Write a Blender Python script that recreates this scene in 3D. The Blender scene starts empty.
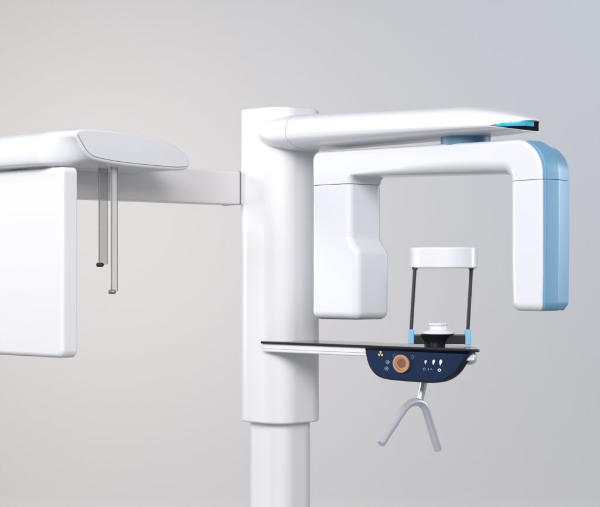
import bpy, bmesh, math
from mathutils import Vector, Matrix
PI = math.pi
scene = bpy.context.scene
C = scene.collection

# ------------------------------------------------------------------ camera
EYE = 1.5
cam_d = bpy.data.cameras.new('camera')
cam = bpy.data.objects.new('camera', cam_d); C.objects.link(cam)
cam.location = (0, -5, EYE); cam.rotation_euler = (PI/2, 0, 0)
cam_d.sensor_width = 36; cam_d.lens = 36*1750/600
cam_d.shift_y = 21.5/600
cam_d.clip_start = .1; cam_d.clip_end = 100
scene.camera = cam

# ------------------------------------------------------------------ world, lamps, exposure
w = bpy.data.worlds.new('World'); scene.world = w; w.use_nodes = True
bg = w.node_tree.nodes['Background']
bg.inputs['Color'].default_value = (.95, .97, 1.0, 1); bg.inputs['Strength'].default_value = .34
scene.view_settings.view_transform = 'Standard'
scene.view_settings.look = 'None'
scene.view_settings.exposure = 0
scene.view_settings.gamma = 1

def area(name, loc, target, size, power, col, sizey=None, spread=180):
    d = bpy.data.lights.new(name, 'AREA'); d.energy = power; d.color = col
    d.size = size; d.spread = math.radians(spread)
    if sizey: d.shape = 'RECTANGLE'; d.size_y = sizey
    o = bpy.data.objects.new(name, d); C.objects.link(o)
    o.location = loc
    o.rotation_euler = (Vector(target)-Vector(loc)).to_track_quat('-Z', 'Y').to_euler()
    return o
area('key_softbox', (-2.6, -3.7, 3.7), (0, -.2, 1.5), 1.6, 15.5, (.97, .97, 1.0), 1.5, 70)
area('left_softbox', (-3.2, 1.1, 2.2), (-.15, 0, 1.5), 1.0, 10.5, (.97, .98, 1.0), 2.0, 60)
area('front_softbox', (.3, -5.4, 3.7), (.1, 0, 1.5), 3.2, 79, (1.0, .975, .98), 2.2, 110)
area('wall_lamp_warm', (-1.5, 2.5, 2.0), (-.35, 5, 1.8), 1.6, 42, (1.0, .93, .85))
area('wall_lamp_cool', (3.0, 2.5, 3.8), (1.2, 5, 3.0), 1.4, 37, (.58, .74, 1.0))
area('right_softbox', (3.2, .6, 2.0), (.62, -.68, 1.6), .5, 1.4, (.80, .88, 1.0), 1.0, 30)

# ------------------------------------------------------------------ materials
def mat(name, col, rough=.4, metal=0, coat=0, coat_r=.1, spec=.5, trans=0, bump=0, bscale=300, var=0, ior=1.45, alpha=1, sss=0):
    m = bpy.data.materials.new(name); m.use_nodes = True
    nt = m.node_tree; b = nt.nodes['Principled BSDF']
    b.inputs['Base Color'].default_value = (*col, 1)
    b.inputs['Roughness'].default_value = rough
    b.inputs['Metallic'].default_value = metal
    b.inputs['Coat Weight'].default_value = coat
    b.inputs['Coat Roughness'].default_value = coat_r
    b.inputs['Specular IOR Level'].default_value = spec
    b.inputs['Transmission Weight'].default_value = trans
    b.inputs['IOR'].default_value = ior
    b.inputs['Alpha'].default_value = alpha
    tc = nt.nodes.new('ShaderNodeTexCoord')
    nz = nt.nodes.new('ShaderNodeTexNoise'); nz.inputs['Scale'].default_value = bscale
    nz.inputs['Detail'].default_value = 4
    nt.links.new(tc.outputs['Object'], nz.inputs['Vector'])
    if bump:
        bp = nt.nodes.new('ShaderNodeBump'); bp.inputs['Strength'].default_value = bump
        bp.inputs['Distance'].default_value = .0006
        nt.links.new(nz.outputs['Fac'], bp.inputs['Height'])
        nt.links.new(bp.outputs['Normal'], b.inputs['Normal'])
    n2 = nt.nodes.new('ShaderNodeTexNoise'); n2.inputs['Scale'].default_value = 6; n2.inputs['Detail'].default_value = 5
    nt.links.new(tc.outputs['Object'], n2.inputs['Vector'])
    mr = nt.nodes.new('ShaderNodeMapRange')
    mr.inputs['To Min'].default_value = max(0, rough-.04-var); mr.inputs['To Max'].default_value = rough+.04+var
    nt.links.new(n2.outputs['Fac'], mr.inputs['Value'])
    nt.links.new(mr.outputs['Result'], b.inputs['Roughness'])
    return m
M = {}
M['white'] = mat('white_gloss_plastic', (.765, .78, .815), .34, coat=.5, coat_r=.12, bump=.04)
M['satin'] = mat('white_satin_paint', (.80, .80, .82), .42, coat=.15, coat_r=.3, bump=.05)
M['panel_white'] = mat('white_cover', (.80, .80, .82), .45, bump=.05)
M['grey'] = mat('light_grey_paint', (.72, .70, .70), .32, metal=.1, bump=.03)
M['blue'] = mat('light_blue_cover', (.155, .375, .56), .42, coat=.2, coat_r=.3, bump=.05)
M['collar'] = mat('blue_collar', (.14, .30, .44), .45)
M['seam'] = mat('seam_gap', (.18, .19, .21), .7)
M['cyan'] = mat('cyan_indicator', (.02, .50, .66), .22, coat=.6)
M['black'] = mat('black_plastic', (.010, .011, .013), .32, coat=.1)
M['matt_black'] = mat('matt_black', (.006, .006, .008), .8, spec=.1)
M['gloss_black'] = mat('black_glass_top', (.010, .011, .012), .15, coat=.4, coat_r=.06)
M['navy'] = mat('navy_panel', (.009, .023, .064), .5, spec=.1)
M['rim'] = mat('panel_rim', (.005, .007, .012), .45, spec=.25)
M['rod'] = mat('carbon_rod', (.035, .035, .038), .45)
M['joint'] = mat('pale_blue_joint', (.22, .52, .76), .35)
M['metal'] = mat('satin_aluminium', (.70, .71, .78), .28, metal=.55, bump=.03)
M['pin'] = mat('steel_pin', (.30, .29, .28), .35, metal=.8)
M['acryl_dark'] = mat('smoked_acrylic', (.20, .20, .20), .25, alpha=.30)
M['acryl'] = mat('frosted_acrylic', (.74, .74, .73), .35, alpha=.62)
M['icon'] = mat('white_icon_print', (.80, .86, .95), .5)
M['icon_dim'] = mat('pale_icon_print', (.20, .26, .38), .5)
M['icon_blue'] = mat('blue_icon_print', (.05, .07, .22), .5)
M['gold'] = mat('gold_mark', (.75, .55, .16), .4)
M['copper'] = mat('copper_ring', (.74, .44, .25), .30, metal=.6)
M['orange'] = mat('orange_ring', (.55, .23, .08), .4)
M['brown'] = mat('brown_screen', (.22, .085, .07), .35)

def backdrop_mat():
    m = mat('studio_paper', (.69, .685, .69), .9, spec=.15, bump=.1, bscale=160)
    return m
M['paper'] = backdrop_mat()
M['floor'] = mat('grey_floor', (.42, .42, .42), .6, bump=.1)

# ------------------------------------------------------------------ machine frame: u = along the boom, v = along the side arm, z up
OX = -.057
U = Vector((math.sqrt(.5), -math.sqrt(.5), 0)); V = Vector((-math.sqrt(.5), -math.sqrt(.5), 0))
def P(u, v, z): return U*u + V*v + Vector((0, 0, z+EYE))       # local to the machine's empty

root = bpy.data.objects.new('xray_machine', None); C.objects.link(root)
root.location = (OX, 0, 0); root.empty_display_size = .2
root['label'] = 'white dental x-ray machine on a thick column, light blue end cover, dark blue control panel'
root['category'] = 'x-ray machine'

def finish(name, bm, m, parent=root, angle=38, weighted=True, label=None):
    bmesh.ops.remove_doubles(bm, verts=bm.verts, dist=5e-6)
    bmesh.ops.recalc_face_normals(bm, faces=bm.faces)
    me = bpy.data.meshes.new(name); bm.to_mesh(me); bm.free()
    me.set_sharp_from_angle(angle=math.radians(angle))
    for k in (m if isinstance(m, (list, tuple)) else [m]): me.materials.append(M[k])
    o = bpy.data.objects.new(name, me); C.objects.link(o)
    if parent: o.parent = parent
    if weighted:
        wn = o.modifiers.new('weighted_normal', 'WEIGHTED_NORMAL'); wn.keep_sharp = True; wn.weight = 60
    if label: o['label'] = label
    return o

def rr(a0, a1, b0, b1, r, n=6):
    """rounded rectangle; r = radius or (r at a0b0, a1b0, a1b1, a0b1)"""
    if not isinstance(r, (tuple, list)): r = (r,)*4
    out = []
    for (ca, cb, s, t, q) in ((a0, b0, 1, 1, r[0]), (a1, b0, -1, 1, r[1]), (a1, b1, -1, -1, r[2]), (a0, b1, 1, -1, r[3])):
        st = {(1, 1): PI, (-1, 1): 1.5*PI, (-1, -1): 0, (1, -1): .5*PI}[(s, t)]
        for k in range(n+1):
            a = st + .5*PI*k/n
            out.append((ca+s*q+q*math.cos(a), cb+t*q+q*math.sin(a)))
    return out

def loft(bm, rings, caps=True, mi=0):
    vs = [[bm.verts.new(p) for p in r] for r in rings]
    n = len(vs[0])
    for A, B in zip(vs, vs[1:]):
        for i in range(n):
            f = bm.faces.new((A[i], A[(i+1) % n], B[(i+1) % n], B[i])); f.material_index = mi; f.smooth = True
    if caps:
        for r in (vs[0], vs[-1]):
            f = bm.faces.new(r); f.material_index = mi; f.smooth = False
    return vs

def ends(s0, s1, r0, r1, mids=(), n=6):
    """stations with insets so that both ends come out rounded: [(s, inset)]"""
    out = []; sg = 1 if s1 > s0 else -1
    if r0 > 0:
        for k in range(n): a = .5*PI*k/n; out.append((s0+sg*r0*(1-math.sin(a)) if False else s0+sg*r0*(1-math.cos(a)), r0*(1-math.sin(a))))
    out.append((s0+sg*r0, 0))
    for q in mids: out.append((q, 0))
    out.append((s1-sg*r1, 0))
    if r1 > 0:
        for k in range(n-1, -1, -1): a = .5*PI*k/n; out.append((s1-sg*r1*(1-math.cos(a)), r1*(1-math.sin(a))))
    return out

def block(bm, a0, a1, b0, b1, s0, s1, r, er0, er1, fn, mids=(), n=6, mi=0):
    """rounded block: rounded-rect section swept straight from s0 to s1; fn(a,b,s) -> point"""
    if not isinstance(r, (tuple, list)): r = (r,)*4
    rings = []
    for s, ins in ends(s0, s1, er0, er1, mids):
        rings.append([fn(a, b, s) for a, b in rr(a0+ins, a1-ins, b0+ins, b1-ins, tuple(max(q-ins, .0004) for q in r), n)])
    loft(bm, rings, mi=mi)

def offset_poly(pts, d):
    """inset a closed 2D outline by d"""
    n = len(pts); A = sum(pts[i][0]*pts[(i+1) % n][1]-pts[(i+1) % n][0]*pts[i][1] for i in range(n))
    sg = 1 if A > 0 else -1; out = []
    for i in range(n):
        p0, p1, p2 = Vector(pts[i-1]), Vector(pts[i]), Vector(pts[(i+1) % n])
        e1 = (p1-p0).normalized(); e2 = (p2-p1).normalized()
        n1 = Vector((-e1.y, e1.x))*sg; n2 = Vector((-e2.y, e2.x))*sg
        nn = (n1+n2).normalized() if (n1+n2).length > 1e-9 else n1
        c = max(.35, nn.dot(n1))
        q = p1+nn*d/c; out.append((q.x, q.y))
    return out

def prism(bm, outline, s0, s1, r0, r1, fn, n=5, mi=0):
    rings = []
    for s, ins in ends(s0, s1, r0, r1, n=n):
        rings.append([fn(a, b, s) for a, b in (offset_poly(outline, ins) if ins > 1e-7 else outline)])
    loft(bm, rings, mi=mi)

def tube(bm, path, rad, n=16, caps=True, mi=0, endr=0):
    path = [Vector(p) for p in path]
    rads = rad if isinstance(rad, list) else [rad]*len(path)
    if endr:
        d0 = (path[0]-path[1]).normalized(); d1 = (path[-1]-path[-2]).normalized()
        path = [path[0]+d0*endr] + path + [path[-1]+d1*endr]; rads = [rads[0]-endr]+rads+[rads[-1]-endr]
    up = None; rings = []
    for i, p in enumerate(path):
        t = (path[min(i+1, len(path)-1)]-path[max(i-1, 0)]).normalized()
        if up is None: up = t.orthogonal().normalized()
        up = (up - t*up.dot(t)).normalized(); sd = t.cross(up)
        rings.append([p+(up*math.cos(2*PI*k/n)+sd*math.sin(2*PI*k/n))*rads[i] for k in range(n)])
    loft(bm, rings, caps, mi)

def lathe(bm, c, prof, n=40, sx=1, sy=1, mi=0):
    """prof: [(r,z)] bottom to top round the vertical through c"""
    rings = [[Vector((c[0]+r*sx*math.cos(2*PI*k/n), c[1]+r*sy*math.sin(2*PI*k/n), c[2]+z)) for k in range(n)] for r, z in prof]
    loft(bm, rings, True, mi)

def smooth_path(pts, it=3):
    """Chaikin smoothing of an open path"""
    pts = [Vector(p) for p in pts]
    for _ in range(it):
        q = [pts[0]]
        for a, b in zip(pts, pts[1:]):
            q += [a*.75+b*.25, a*.25+b*.75]
        q.append(pts[-1]); pts = q
    return pts

def smooth_closed(pts, it=2):
    pts = [Vector(p) for p in pts]
    for _ in range(it):
        q = []
        for i in range(len(pts)):
            a, b = pts[i], pts[(i+1) % len(pts)]
            q += [a*.75+b*.25, a*.25+b*.75]
        pts = q
    return [(p.x, p.y) for p in pts]

def disc(bm, u, z, r, v0, v1, n=24, mi=0, ru=None):
    loft(bm, [[P(u+(ru or r)*math.cos(2*PI*k/n), v, z+r*math.sin(2*PI*k/n)) for k in range(n)] for v in (v0, v1)], True, mi)

# ------------------------------------------------------------------ setting: a seamless studio backdrop, wall curving into floor
bm = bmesh.new()
prof = [(3.6, -.004), (4.75, -.004)] + [(4.75+.25*math.sin(a), .246-.25*math.cos(a)) for a in [i*PI/2/16 for i in range(17)]] + [(5.0, 9)]
loops = [[bm.verts.new((x, y, z)) for y, z in prof] for x in (-9, 9)]
for i in range(len(prof)-1): bm.faces.new((loops[0][i], loops[1][i], loops[1][i+1], loops[0][i+1]))
me_o = finish('backdrop', bm, 'paper', None, weighted=False)
bm = bmesh.new()
bm.faces.new([bm.verts.new(p) for p in ((-9, -9, 0), (9, -9, 0), (9, 3.8, 0), (-9, 3.8, 0))])
fl = finish('floor', bm, 'floor', None, weighted=False); fl['kind'] = 'structure'
me_o['kind'] = 'structure'

# ------------------------------------------------------------------ column
bm = bmesh.new()
fz = lambda a, b, s: P(a, b, s)
block(bm, -.0975, .0975, -.0975, .0975, -.417, .4705, .066, .006, .006, fz, n=12)
sleeve = finish('column_sleeve', bm, 'satin')
bm = bmesh.new()
block(bm, -.076, .076, -.076, .076, -1.46, -.4, .054, .004, .004, fz, n=12)
finish('lower_column', bm, 'satin')
bm = bmesh.new()
block(bm, -.25, .55, -.22, .22, -1.498, -1.455, .12, .0, .012, fz, n=10)
finish('base_plate', bm, 'satin')

# ------------------------------------------------------------------ side arm (to the head unit)
bm = bmesh.new()
fv = lambda a, b, s: P(a, s, b)
block(bm, -.135, -.06, .2, .293, .085, .84, .004, .0, .003, fv, n=3)
arm = finish('side_arm', bm, 'grey', label='flat grey arm from the column to the left head unit')
bm = bmesh.new()
block(bm, -.1355, -.0595, .1992, .2938, .0965, .1015, .004, .0, .0, fv, n=3)
finish('joint_gap', bm, 'seam', arm)

# ------------------------------------------------------------------ left head unit: panel under a rounded hood
bm = bmesh.new()
fu = lambda a, b, s: P(s, a, b)                                    # section in (v,z), swept along u
# front-right edge rounded, bottom corner rounded: outline in (u,z) pushed along v
def rpoly(u0, u1, z0, z1, rs): return rr(u0, u1, z0, z1, rs, 8)
prism(bm, rpoly(-.24, .10, -.206, .268, (.02, .02, .014, .014)), .802, .853, .006, .012, lambda a, b, s: P(a, s, b))
finish('sensor_panel', bm, 'panel_white')
bm = bmesh.new()
block(bm, .815, .84, .262, .29, -.2, .045, .004, 0, 0, fu, n=2)
finish('panel_mount', bm, 'panel_white')

# hood: section in (v,z), lofted along u; near its end the lower outer edge tucks in
H0 = [(.864, .353), (.875, .336), (.882, .315), (.884, .285), (.877, .2715), (.80, .270), (.62, .272), (.4726, .271), (.4537, .2882), (.4641, .3150), (.5242, .3444), (.625, .3600), (.7387, .3660), (.832, .3650)]
H1 = [(.8380, .3480), (.8237, .3289), (.8080, .3061), (.792, .2935), (.7705, .2848), (.6905, .2769), (.5918, .2736), (.4700, .2709), (.4537, .2882), (.4641, .3150), (.5242, .3444), (.625, .3590), (.7387, .3645), (.820, .3635)]
def hood_sec(t):
    t = t*t*(3-2*t)
    return smooth_closed([(a[0]+(b[0]-a[0])*t, a[1]+(b[1]-a[1])*t) for a, b in zip(H0, H1)], 3)
HE = .130
def hood_ring(u, ins):
    t = max(0, min(1, (u-.035)/(HE-.035)))
    o = hood_sec(t)
    if ins: o = offset_poly(o, ins)
    return [P(u, a, b) for a, b in o]
bm = bmesh.new()
st_ = [(-.27+.02*(1-math.cos(a)), .02*(1-math.sin(a))) for a in [PI/2*k/5 for k in range(6)]] + [(.03, 0)] + [(.03+(HE-.007-.03)*i/12, 0) for i in range(1, 13)]
st_ += [(HE-.007*(1-math.sin(a)), .007*(1-math.cos(a))) for a in [PI/2*k/6 for k in range(1, 7)]]
loft(bm, [hood_ring(u, i) for u, i in st_])
hd = finish('hood', bm, 'white', angle=60)
hs = hood_sec(1)
o_ = offset_poly(hs, .0085)
cen_ = len(o_)
# the seam follows the outer edge and the bottom, open along the top
start = min(range(cen_), key=lambda i: (o_[i][0]-.86)**2+(o_[i][1]-.37)**2)
stop = min(range(cen_), key=lambda i: (o_[i][0]-.46)**2+(o_[i][1]-.28)**2)
path = [o_[(start+k) % cen_] for k in range((stop-start) % cen_+1)]
bm = bmesh.new(); tube(bm, [P(HE, a, b) for a, b in path], .0009, 6)
finish('seam_line', bm, 'seam', hd)

# ear rods: acrylic blade, steel pin and tip
def ear_rod(u, v, ztop, zbot, wid, mk, tipm, zsplit):
    bm = bmesh.new()
    block(bm, v-wid, v, u-.002, u+.002, zbot, ztop, .001, .0005, .0005, lambda a, b, s: P(b, a, s), n=2)
    bl = finish('ear_rod', bm, mk)
    bm = bmesh.new()
    tube(bm, [P(u+.003, v, ztop), P(u+.003, v, zbot-.004)], .0014, 10)
    finish('pin', bm, 'pin', bl)
    bm = bmesh.new()
    tube(bm, [P(u+.003, v-wid, ztop), P(u+.003, v-wid, zbot+.002)], .0009, 8)
    finish('edge_wire', bm, 'pin', bl)
    bm = bmesh.new()
    tube(bm, [P(u+.012, v-.002, zbot), P(u-.006, v-.002, zbot)], .0055, 14, endr=.002)
    finish('ear_tip', bm, tipm, bl)
    return bl
a1 = ear_rod(.060, .705, .276, .026, .026, 'acryl_dark', 'black', .2)
a1['label'] = 'smoked ear rod, the shorter of the two, with black tip'
a2 = ear_rod(.088, .688, .276, -.043, .019, 'acryl', 'pin', .2)
a2['label'] = 'pale ear rod, the longer of the two, with steel tip'

# ------------------------------------------------------------------ overhead arm (boom)
T1 = .936; TL = .9405
def near(u):
    if u < .10: return .127*math.sqrt(max(0, 1-((.10-u)/.15)**2))
    if u > .80: return .030+.090*max(0, 1-((u-.80)/(TL-.80))**2.2)**.6
    return .127-.007*(u-.10)/.70
def far(u):
    if u < .10: return .118*math.sqrt(max(0, 1-((.10-u)/.15)**2))
    if u > .60: return -.026+.130*max(0, 1-((u-.60)/(TL-.60))**2.6)**.8
    return .118-.014*(u-.10)/.50
TS = .70
def tt(u): return max(0, (u-TS)/(T1-TS))
def ztop(u):
    z = .449-.030*(u-.06)
    if u < .12: z -= .045*((.12-u)/.17)**2
    return z - (z-.3850)*tt(u)**2.3 if u > TS else z
def zcr(u): return .392-.030*(u-.10) if u > .10 else .392+.1*(.10-u)   # crease between top shell and tray
def zbot(u):
    z = .347+.012*(u-.1) if u > .1 else .347+.03*((.10-u)/.15)**2*1.2
    return z
def mo(u): return max(0, (u-.855)/(T1-.855))
def z_up(u): return zcr(u) + (.3810-zcr(T1))*mo(u)
def z_lo(u): return zcr(u) + (.3545-zcr(T1))*mo(u)**.9
def upper_ring(u, ins=0):
    a1, a0 = near(u)-ins, -far(u)+ins
    zt = ztop(u)-ins; zb = z_up(u)
    zt = max(zt, zb+.003); pts = []
    n = 18; h = (a1-a0)/2; c0 = (a1+a0)/2
    for k in range(n+1):                                           # superellipse dome
        a = PI*k/n
        c, s = math.cos(a), math.sin(a)
        pts.append((c0+h*math.copysign(abs(c)**.62, c), zb+(zt-zb)*abs(s)**.66))
    return [P(u, a, b) for a, b in pts]
def lower_ring(u, ins=0):
    a1, a0 = near(u)-ins, -far(u)+ins
    zt = z_lo(u); zb = min(zbot(u)+ins, zt-.0045)
    n = 18; h = (a1-a0)/2; c0 = (a1+a0)/2; pts = []
    for k in range(n+1):
        a = PI*k/n
        c, s = math.cos(a), math.sin(a)
        pts.append((c0+h*math.copysign(abs(c)**.75, c), zt-(zt-zb)*abs(s)**.8))
    return [P(u, a, b) for a, b in pts]
G = .0024
def urange(a, b, n): return [a+(b-a)*i/n for i in range(n+1)]
body_u = urange(.15+G, .70, 8)+[.70+(T1-.70)*math.sin(PI/2*i/22) for i in range(1, 23)]
low_u = [u for u in body_u if u < .90]+urange(.905, TL-.0005, 12)
low_u = sorted(set(low_u))
bm = bmesh.new(); loft(bm, [upper_ring(u) for u in body_u])
boom = finish('overhead_arm', bm, 'white', angle=50)
bm = bmesh.new(); loft(bm, [lower_ring(u) for u in low_u])
finish('lower_shell', bm, 'white', boom, angle=60, label='lower shell of the overhead arm, in the shade')
cap_u = urange(-.045, .15-.0, 16)
def full_ring(u, ins=0): return upper_ring(u, ins) + lower_ring(u, ins)[::-1][1:-1]
bm = bmesh.new(); loft(bm, [full_ring(u) for u in cap_u])
finish('end_cap', bm, 'white', boom, angle=50)
bm = bmesh.new()
core = [u for u in [.145]+body_u if u < T1-.006]
loft(bm, [[P(u, a, b) for a, b in ((-far(u)+.004, z_lo(u)-.0015), (-far(u)+.004, z_up(u)+.0015), (near(u)-.004, z_up(u)+.0015), (near(u)-.004, z_lo(u)-.0015))] for u in core])
finish('recess', bm, 'matt_black', boom)
bm = bmesh.new()                                                   # seam filler
loft(bm, [full_ring(u, .0025) for u in (.146, .158)])
finish('seam_line', bm, 'seam', boom)
bm = bmesh.new()                                                   # cyan light bar lying in the mouth
cu = [.862+(.928-.862)*i/16 for i in range(17)]
rings = []
for u in cu:
    h = near(u)-.0022; zu = z_up(u); t = (u-.862)/.066
    th = .0015+.0115*t**.6; rings.append([P(u, a, b) for a, b in ((h-.03, zu+.001), (h+.0005, zu-.0005), (h+.0012, zu-th*.5), (h-.0005, zu-th), (h-.03, zu-th))])
loft(bm, rings)
finish('light_bar', bm, 'cyan', boom)
# pivot collar
bm = bmesh.new()
c = P(.685, 0, 0)
lathe(bm, c, [(.064, .330), (.0645, .352), (.067, .372)], 48)
finish('pivot_collar', bm, 'collar', boom)

# ------------------------------------------------------------------ rotating C-shaped arm
W0, W1 = -.066, .068
def arc(cx, cz, r, a0, a1, n): return [(cx+r*math.cos(math.radians(a0+(a1-a0)*i/n)), cz+r*math.sin(math.radians(a0+(a1-a0)*i/n))) for i in range(n+1)]
N = 12
ZS_L, ZS_R = .246, .236
uo, ui = .194, .336
outer = [(uo, ZS_L+.001)] + arc(uo+.022, .338-.022, .022, 180, 90, N)
# inner corner at the left: small quarter arc round (ui+r, z-r)
ri = .018
innerL = [(ui, ZS_L+.001)] + arc(ui+ri, ZS_L+.002, ri, 180, 90, N)
zbar = .254
pairs = []
for i in range(N+2): pairs.append((innerL[i], outer[i], .014))
for k in range(1, 9):
    t = k/9
    a = (ui+ri+(.852-ui-ri)*t, ZS_L+.002+ri+(zbar-(ZS_L+.002+ri))*t)
    b = (uo+.022+(.895-uo-.022)*t, .338+(.335-.338)*t)
    pairs.append((a, b, .016+.018*min(1, t*2), .013+.045*max(0, t*2-1)))
R_o, R_i = .086, .021
ao = arc(.895, .335-R_o, R_o, 90, 0, 16); ai = arc(.853, zbar-R_i, R_i, 90, 0, 16)
for i, (a, b) in enumerate(zip(ai, ao)): pairs.append((a, b, .034-.004*i/16, .058))
pairs.append(((.874, .2325), (.981, .2345), .030, .058))
def sec(pi, po, r_in, r_out=.013, w0=W0, w1=W1, ins=0, rf=None):
    d = max(1e-9, math.hypot(po[0]-pi[0], po[1]-pi[1])); e = ((po[0]-pi[0])/d, (po[1]-pi[1])/d)
    out = []
    for a, b in rr(ins, d-ins, w0+ins, w1-ins, tuple(max(q-ins, .0005) for q in (r_in, rf or r_out, r_out, r_in)), 8):
        out.append(P(pi[0]+e[0]*a, b, pi[1]+e[1]*a))
    return out
bm = bmesh.new()
loft(bm, [sec(p[0], p[1], p[2], rf=(p[3] if len(p) > 3 else None)) for p in pairs])
cbar = finish('rotating_arm', bm, 'white', angle=60)

# left housing with a stepped lower block
def leg(bm, stations, r_in, r_out, endr, w0=W0, w1=W1, rf=None):
    """stations: [(u_in, u_out, z_in, z_out)] top to bottom, last one gets rounded"""
    rings = [sec((s[0], s[2]), (s[1], s[3]), r_in, r_out, w0, w1, 0, rf) for s in stations]
    s = stations[-1]
    for k in range(1, 9):
        a = PI/2*k/8; ins = endr*(1-math.cos(a)); dz = endr*math.sin(a)
        rings.append(sec((s[0], s[2]-dz), (s[1], s[3]-dz), r_in, r_out, w0, w1, ins, rf))
    loft(bm, rings)
bm = bmesh.new()
st = [(ui, uo, ZS_L-.0008, ZS_L-.0008), (ui, uo, .2, .2), (ui, uo, .104, .104), (ui+.002, uo, .097, .097), (ui+.010, uo, .084, .084), (ui+.022, uo, .071, .071), (ui+.027, uo, .064, .064), (ui+.029, uo, .054, .054), (ui+.029, uo, 0, 0), (ui+.029, uo, -.099, -.099)]
leg(bm, st, .020, .013, .022)
hl = finish('sensor_housing', bm, 'white', cbar, angle=60)
bm = bmesh.new()
block(bm, uo+.004, ui-.004, W0+.004, W1-.004, ZS_L-.012, ZS_L+.012, .01, 0, 0, fz)
finish('seam_line', bm, 'seam', cbar)
# right housing
bm = bmesh.new()
st = [(.874, .981, .2309, .2329), (.874, .981, .15, .16), (.874, .981, 0, 0), (.877, .979, -.068, -.068)]
leg(bm, st, .030, .009, .021, rf=.058)
hr = finish('tube_housing', bm, 'white', cbar, angle=60)
bm = bmesh.new()
loft(bm, [sec((.8765, z), (.978, z), .028, .012, W0+.003, W1-.003, 0, .056) for z in (.222, .243)])
finish('seam_line', bm, 'seam', cbar)
# blue back cover wrapped round the bend and down
cov = [(-.030, .0570), (-.004, .0620), (.0055, .0618), (.0075, .0608), (.0085, .0585), (.0085, .012), (.0078, .007), (-.010, -.056), (-.015, -.0635), (-.024, -.0685), (-.044, -.0685)]
def cov_ring(p, nrm, sc=1.0, dw=0):
    return [P(p[0]+nrm[0]*a*(sc if a > 0 else 1), b, p[1]+nrm[1]*a*(sc if a > 0 else 1)) for a, b in cov]
def cover(path, name, rnd):
    bm = bmesh.new(); rings = [cov_ring(p, n, s) for p, n, s in path]
    if rnd:
        p, n, s = path[-1]
        for k in range(1, 9):
            a = PI/2*k/8; ins = .018*(1-math.cos(a)); dz = .022*math.sin(a)
            rings.append([P(p[0]+max(-.044, x*1-ins*(1 if x > -.02 else 0)), (b-ins if b > 0 else b+ins), p[1]-dz) for x, b in cov])
    loft(bm, rings)
    return finish(name, bm, 'blue', cbar, angle=35)
pth = []
for i in range(19):
    a = math.radians(66-66*i/18); k = min(1, i/12); k = k*k*(3-2*k)
    pth.append(((.895+.086*math.cos(a), .249+.086*math.sin(a)), (math.cos(a), math.sin(a)), .45+.55*k))
pth.append(((.981, .2345), (1, 0), 1))
cover(pth, 'upper_blue_cover', False)
cover([((.981, .2329), (1, 0), 1), ((.981, .1), (1, 0), 1), ((.979, -.066), (1, 0), 1)], 'lower_blue_cover', True)

# ------------------------------------------------------------------ control shelf
bm = bmesh.new()
shelf_o = [(.040, .115), (.805, .115), (.8175, .110), (.812, .098), (.74, .02), (.70, -.02), (.66, -.05), (.06, -.05)]
prism(bm, [(a, b) for a, b in shelf_o], -.192, -.1845, .002, .003, lambda a, b, s: P(a, b, s), n=3)
shelf = finish('control_shelf', bm, 'gloss_black', label='thin glossy black top of the control shelf')
bm = bmesh.new()
prism(bm, [(.044, .110), (.785, .110), (.797, .102), (.72, .02), (.64, -.04), (.05, -.04)], -.2145, -.1915, .004, .002, lambda a, b, s: P(a, b, s), n=4)
finish('shelf_tray', bm, 'white', shelf)
bm = bmesh.new()
block(bm, .105, .1115, -.2055, -.2035, .046, .44, .0005, .0, .0, fu, n=1)
finish('trim_strip', bm, 'grey', shelf)
# navy control panel
pan = [(.4385, -.1925), (.4457, -.2237), (.4564, -.2444), (.4778, -.2632), (.506, -.2712), (.5584, -.2735), (.6437, -.2747), (.6872, -.2737), (.7202, -.2647), (.7497, -.2471), (.7692, -.2226), (.7853, -.2050), (.798, -.1925)]
def smooth_bottom(pts):
    q = smooth_path([(a, b, 0) for a, b in pts], 2); return [(p.x, p.y) for p in q]
pan = smooth_bottom(pan)
bm = bmesh.new()
prism(bm, pan, .096, .1165, .001, .0015, lambda a, b, s: P(a, s, b), n=3)
panel = finish('control_panel', bm, 'rim', label='dark blue control panel with round dial and white icons')
bm = bmesh.new()
prism(bm, offset_poly(pan, .0045), .1150, .1172, 0, .0003, lambda a, b, s: P(a, s, b), n=2)
finish('panel_face', bm, 'navy', panel)
bm = bmesh.new()
tube(bm, smooth_path([P(.745, .06, -.221), P(.772, .075, -.217), P(.790, .092, -.209), P(.794, .10, -.200)], 2), .007, 14, endr=.003)
finish('grip', bm, 'white', shelf)
F = .1174                                                          # face of the panel
# dial
bm = bmesh.new()
disc(bm, .5690, -.2290, .0262, F-.001, F+.0006, 40)
dial = finish('dial_bezel', bm, 'rim', panel)
bm = bmesh.new()
def ringdisc(bm, u, z, r0, r1, v0, v1, n=40, ru=1.28):
    A = []
    for r, v in ((r1, v0), (r1, v1), (r0, v1), (r0, v0)):
        A.append([bm.verts.new(P(u+r*ru*math.cos(2*PI*k/n), v, z+r*math.sin(2*PI*k/n))) for k in range(n)])
    for k in range(4):
        X, Y = A[k], A[(k+1) % 4]
        for i in range(n): bm.faces.new((X[i], X[(i+1) % n], Y[(i+1) % n], Y[i]))
ringdisc(bm, .5690, -.2285, .0170, .0232, F, F+.0035, ru=1.2)
finish('dial_ring', bm, 'copper', panel)
bm = bmesh.new(); ringdisc(bm, .5700, -.2275, .0125, .0171, F, F+.002, ru=1.2)
finish('dial_inner_ring', bm, 'orange', panel)
bm = bmesh.new(); disc(bm, .5700, -.2275, .0128, F, F+.0012, 36, ru=.0154)
finish('dial_screen', bm, 'brown', panel)
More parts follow.
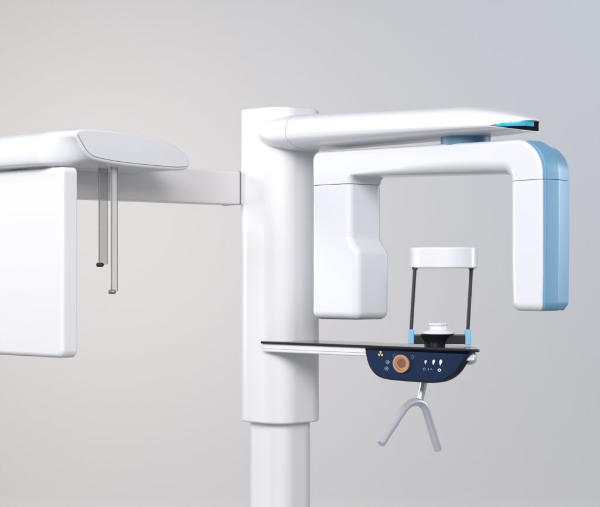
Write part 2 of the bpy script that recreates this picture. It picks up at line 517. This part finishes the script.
# icons
for (u, z) in ((.5201, -.2264), (.5166, -.2434)):
    bm = bmesh.new()
    ringdisc(bm, u, z, .0038, .0052, F-.0004, F+.0003, 20, 1.3)
    prism(bm, [(u-.003, z-.0014), (u, z-.0014), (u+.0028, z-.0032), (u+.0028, z+.0032), (u, z+.0014), (u-.003, z+.0014)], F-.0004, F+.0003, 0, 0, lambda a, b, s: P(a, s, b))
    finish('round_icon', bm, 'icon_dim', panel)
for (u, z) in ((.5440, -.2085), (.6060, -.2100)):
    bm = bmesh.new()
    ringdisc(bm, u, z, .0030, .0050, F-.0004, F+.0003, 20, 1.2)
    finish('blue_icon', bm, 'icon_blue', panel)
bm = bmesh.new()                                                   # radiation trefoil
for k in range(3):
    a0 = math.radians(90+120*k-120+60*0)
    for_a = [a0-PI/6+PI/3*i/6 for i in range(7)]
    o = [(.4955+.0022*1.2*math.cos(a), -.2060+.0022*math.sin(a)) for a in for_a] + [(.4955+.0072*1.25*math.cos(a), -.2060+.0072*math.sin(a)) for a in reversed(for_a)]
    prism(bm, o, F-.0004, F+.0003, 0, 0, lambda a, b, s: P(a, s, b))
disc(bm, .4955, -.2060, .0013, F-.0004, F+.0003, 12)
finish('radiation_trefoil', bm, 'gold', panel)
for (u, z, s) in ((.6504, -.2213, .0040), (.6772, -.2208, .0050), (.7005, -.2205, .0056)):
    bm = bmesh.new()
    o = []
    for k in range(24):
        a = 2*PI*k/24; x = .78*s*math.cos(a)*(1+.2*math.sin(a)); y = s*1.2*math.sin(a)
        if -.80 < math.sin(a) < -.2: x *= .8
        if math.sin(a) < -.9: y -= s*.2
        o.append((u+x+.18*y, z+y))
    prism(bm, o, F-.0004, F+.0003, 0, 0, lambda a, b, s_: P(a, s_, b))
    finish('head_icon', bm, 'icon', panel)
bm = bmesh.new(); ringdisc(bm, .6462, -.2397, .0022, .0034, F-.0004, F+.0003, 16, 1.3)
finish('ring_icon', bm, 'icon_dim', panel)
bm = bmesh.new(); block(bm, .6592, .6616, -.2425, -.2370, F-.0004, F+.0003, .0002, 0, 0, lambda a, b, s: P(a, s, b), n=1)
finish('bar_icon', bm, 'icon_dim', panel)
bm = bmesh.new(); prism(bm, [(.6675, -.2364), (.6718, -.2384), (.6735, -.2420), (.6700, -.2396), (.6675, -.2404)], F-.0004, F+.0003, 0, 0, lambda a, b, s: P(a, s, b))
finish('arrow_icon', bm, 'icon_dim', panel)
bm = bmesh.new(); ringdisc(bm, .6965, -.2404, .0026, .0046, F-.0004, F+.0003, 4, 1.5)
finish('diamond_icon', bm, 'icon', panel)

# ------------------------------------------------------------------ head support on the shelf
uc, vc = .622, .03
xa = Vector((1, 0, 0)); cen = P(uc, vc, 0); cx, cy = cen.x, cen.y
def Q(dx, dy, z): return Vector((cx+dx, cy+dy, z+EYE))
# from the camera's side: px -> dx at this depth
bm = bmesh.new()
block(bm, -.0125, .0125, -.0105, .0105, -.0735, .0735, .003, .001, .001, lambda a, b, s: Q(s, b+.0, -.1665-.00*s+a), n=3)
hsb = finish('head_support', bm, 'black', label='black crossbar carrying the two upright rods')
bm = bmesh.new()
for s in (-1, 1):
    pass
bm.free()
rods = []
for s in (-1, 1):
    bm = bmesh.new()
    block(bm, -.0078, .0078, -.0125, .0125, -.181 if s > 0 else -.179, -.141, .004, .002, .003, lambda a, b, z, s=s: Q(s*.0735+a+.0, b, z), n=4)
    finish('joint', bm, 'joint', hsb)
    bm = bmesh.new()
    xt = .083 if s > 0 else -.0635
    tube(bm, [Q(s*.0735, 0, -.145), Q(xt, .0, .020)], .0048, 14)
    finish('upright_rod', bm, 'rod', hsb)
    bm = bmesh.new()
    tube(bm, [Q(xt-.0*s, 0, .0135), Q(xt, 0, .0205)], .0075, 16)
    finish('rod_cap', bm, 'rod', hsb)
# head band: open C of elliptical plan, gap at the back
bm = bmesh.new()
rings = []
nb = 60
for k in range(nb+1):
    a = math.radians(-90-148+296*k/nb)
    ca, sa = math.cos(a), math.sin(a)
    e = 1.0
    rx, ry = .083, .085
    nx, ny = ca/rx, sa/ry; L = math.hypot(nx, ny); nx /= L; ny /= L
    px, py = .0145+rx*ca, ry*sa+.03
    ring = []
    th = .0055; hh = .027
    end = min(1, min(k, nb-k)/4+.25)
    hh *= math.sqrt(min(1, max(.3, end)))
    for t, h in rr(-th, th, -hh, hh, .0045, 5):
        lean = .0
        ring.append(Q(px+nx*(t-.10*abs(h)*0), py+ny*t, .0445+h))
    rings.append(ring)
loft(bm, rings)
finish('head_band', bm, 'white', hsb, angle=50)
# chin rest
bm = bmesh.new()
prof = [(.027, -.186), (.028, -.178), (.031, -.169), (.037, -.160), (.040, -.1545), (.039, -.1535)]
lathe(bm, Q(-.012, .0, 0), prof, 36)
cr = finish('chin_rest', bm, 'black', label='black flared base under the white chin cup')
bm = bmesh.new()
lathe(bm, Q(-.003, 0, 0), [(.037, -.1545), (.0435, -.152), (.0435, -.149), (.039, -.145), (.029, -.1435), (.0255, -.142), (.0225, -.140), (.0215, -.133), (.0225, -.131), (.0245, -.130), (.0255, -.1285), (.0255, -.1265), (.024, -.1245), (.016, -.1255)], 48)
finish('chin_cup', bm, 'white', cr, angle=30)

# ------------------------------------------------------------------ Y-shaped handle under the panel
def H(dv, z, u=.565): return P(u, dv, z)
bm = bmesh.new()
tube(bm, [H(.016, -.205), H(.0252, -.2802), H(.0415, -.329)], [.0105, .0098, .0086], 18)
stem = finish('grip_handle', bm, 'metal', label='bare metal Y-shaped grip handle under the panel')
ctrl = [(.1921, -.4261), (.165, -.400), (.135, -.371), (.112, -.349), (.095, -.335), (.076, -.3265), (.045, -.3265), (.026, -.336), (.015, -.355), (.002, -.385), (-.014, -.421), (-.0311, -.457)]
pth = smooth_path([H(a+.000, b-.004) for a, b in ctrl], 3)
bm = bmesh.new(); tube(bm, pth, .0105, 22, endr=.0015)
finish('bent_tube', bm, 'metal', stem, angle=50)
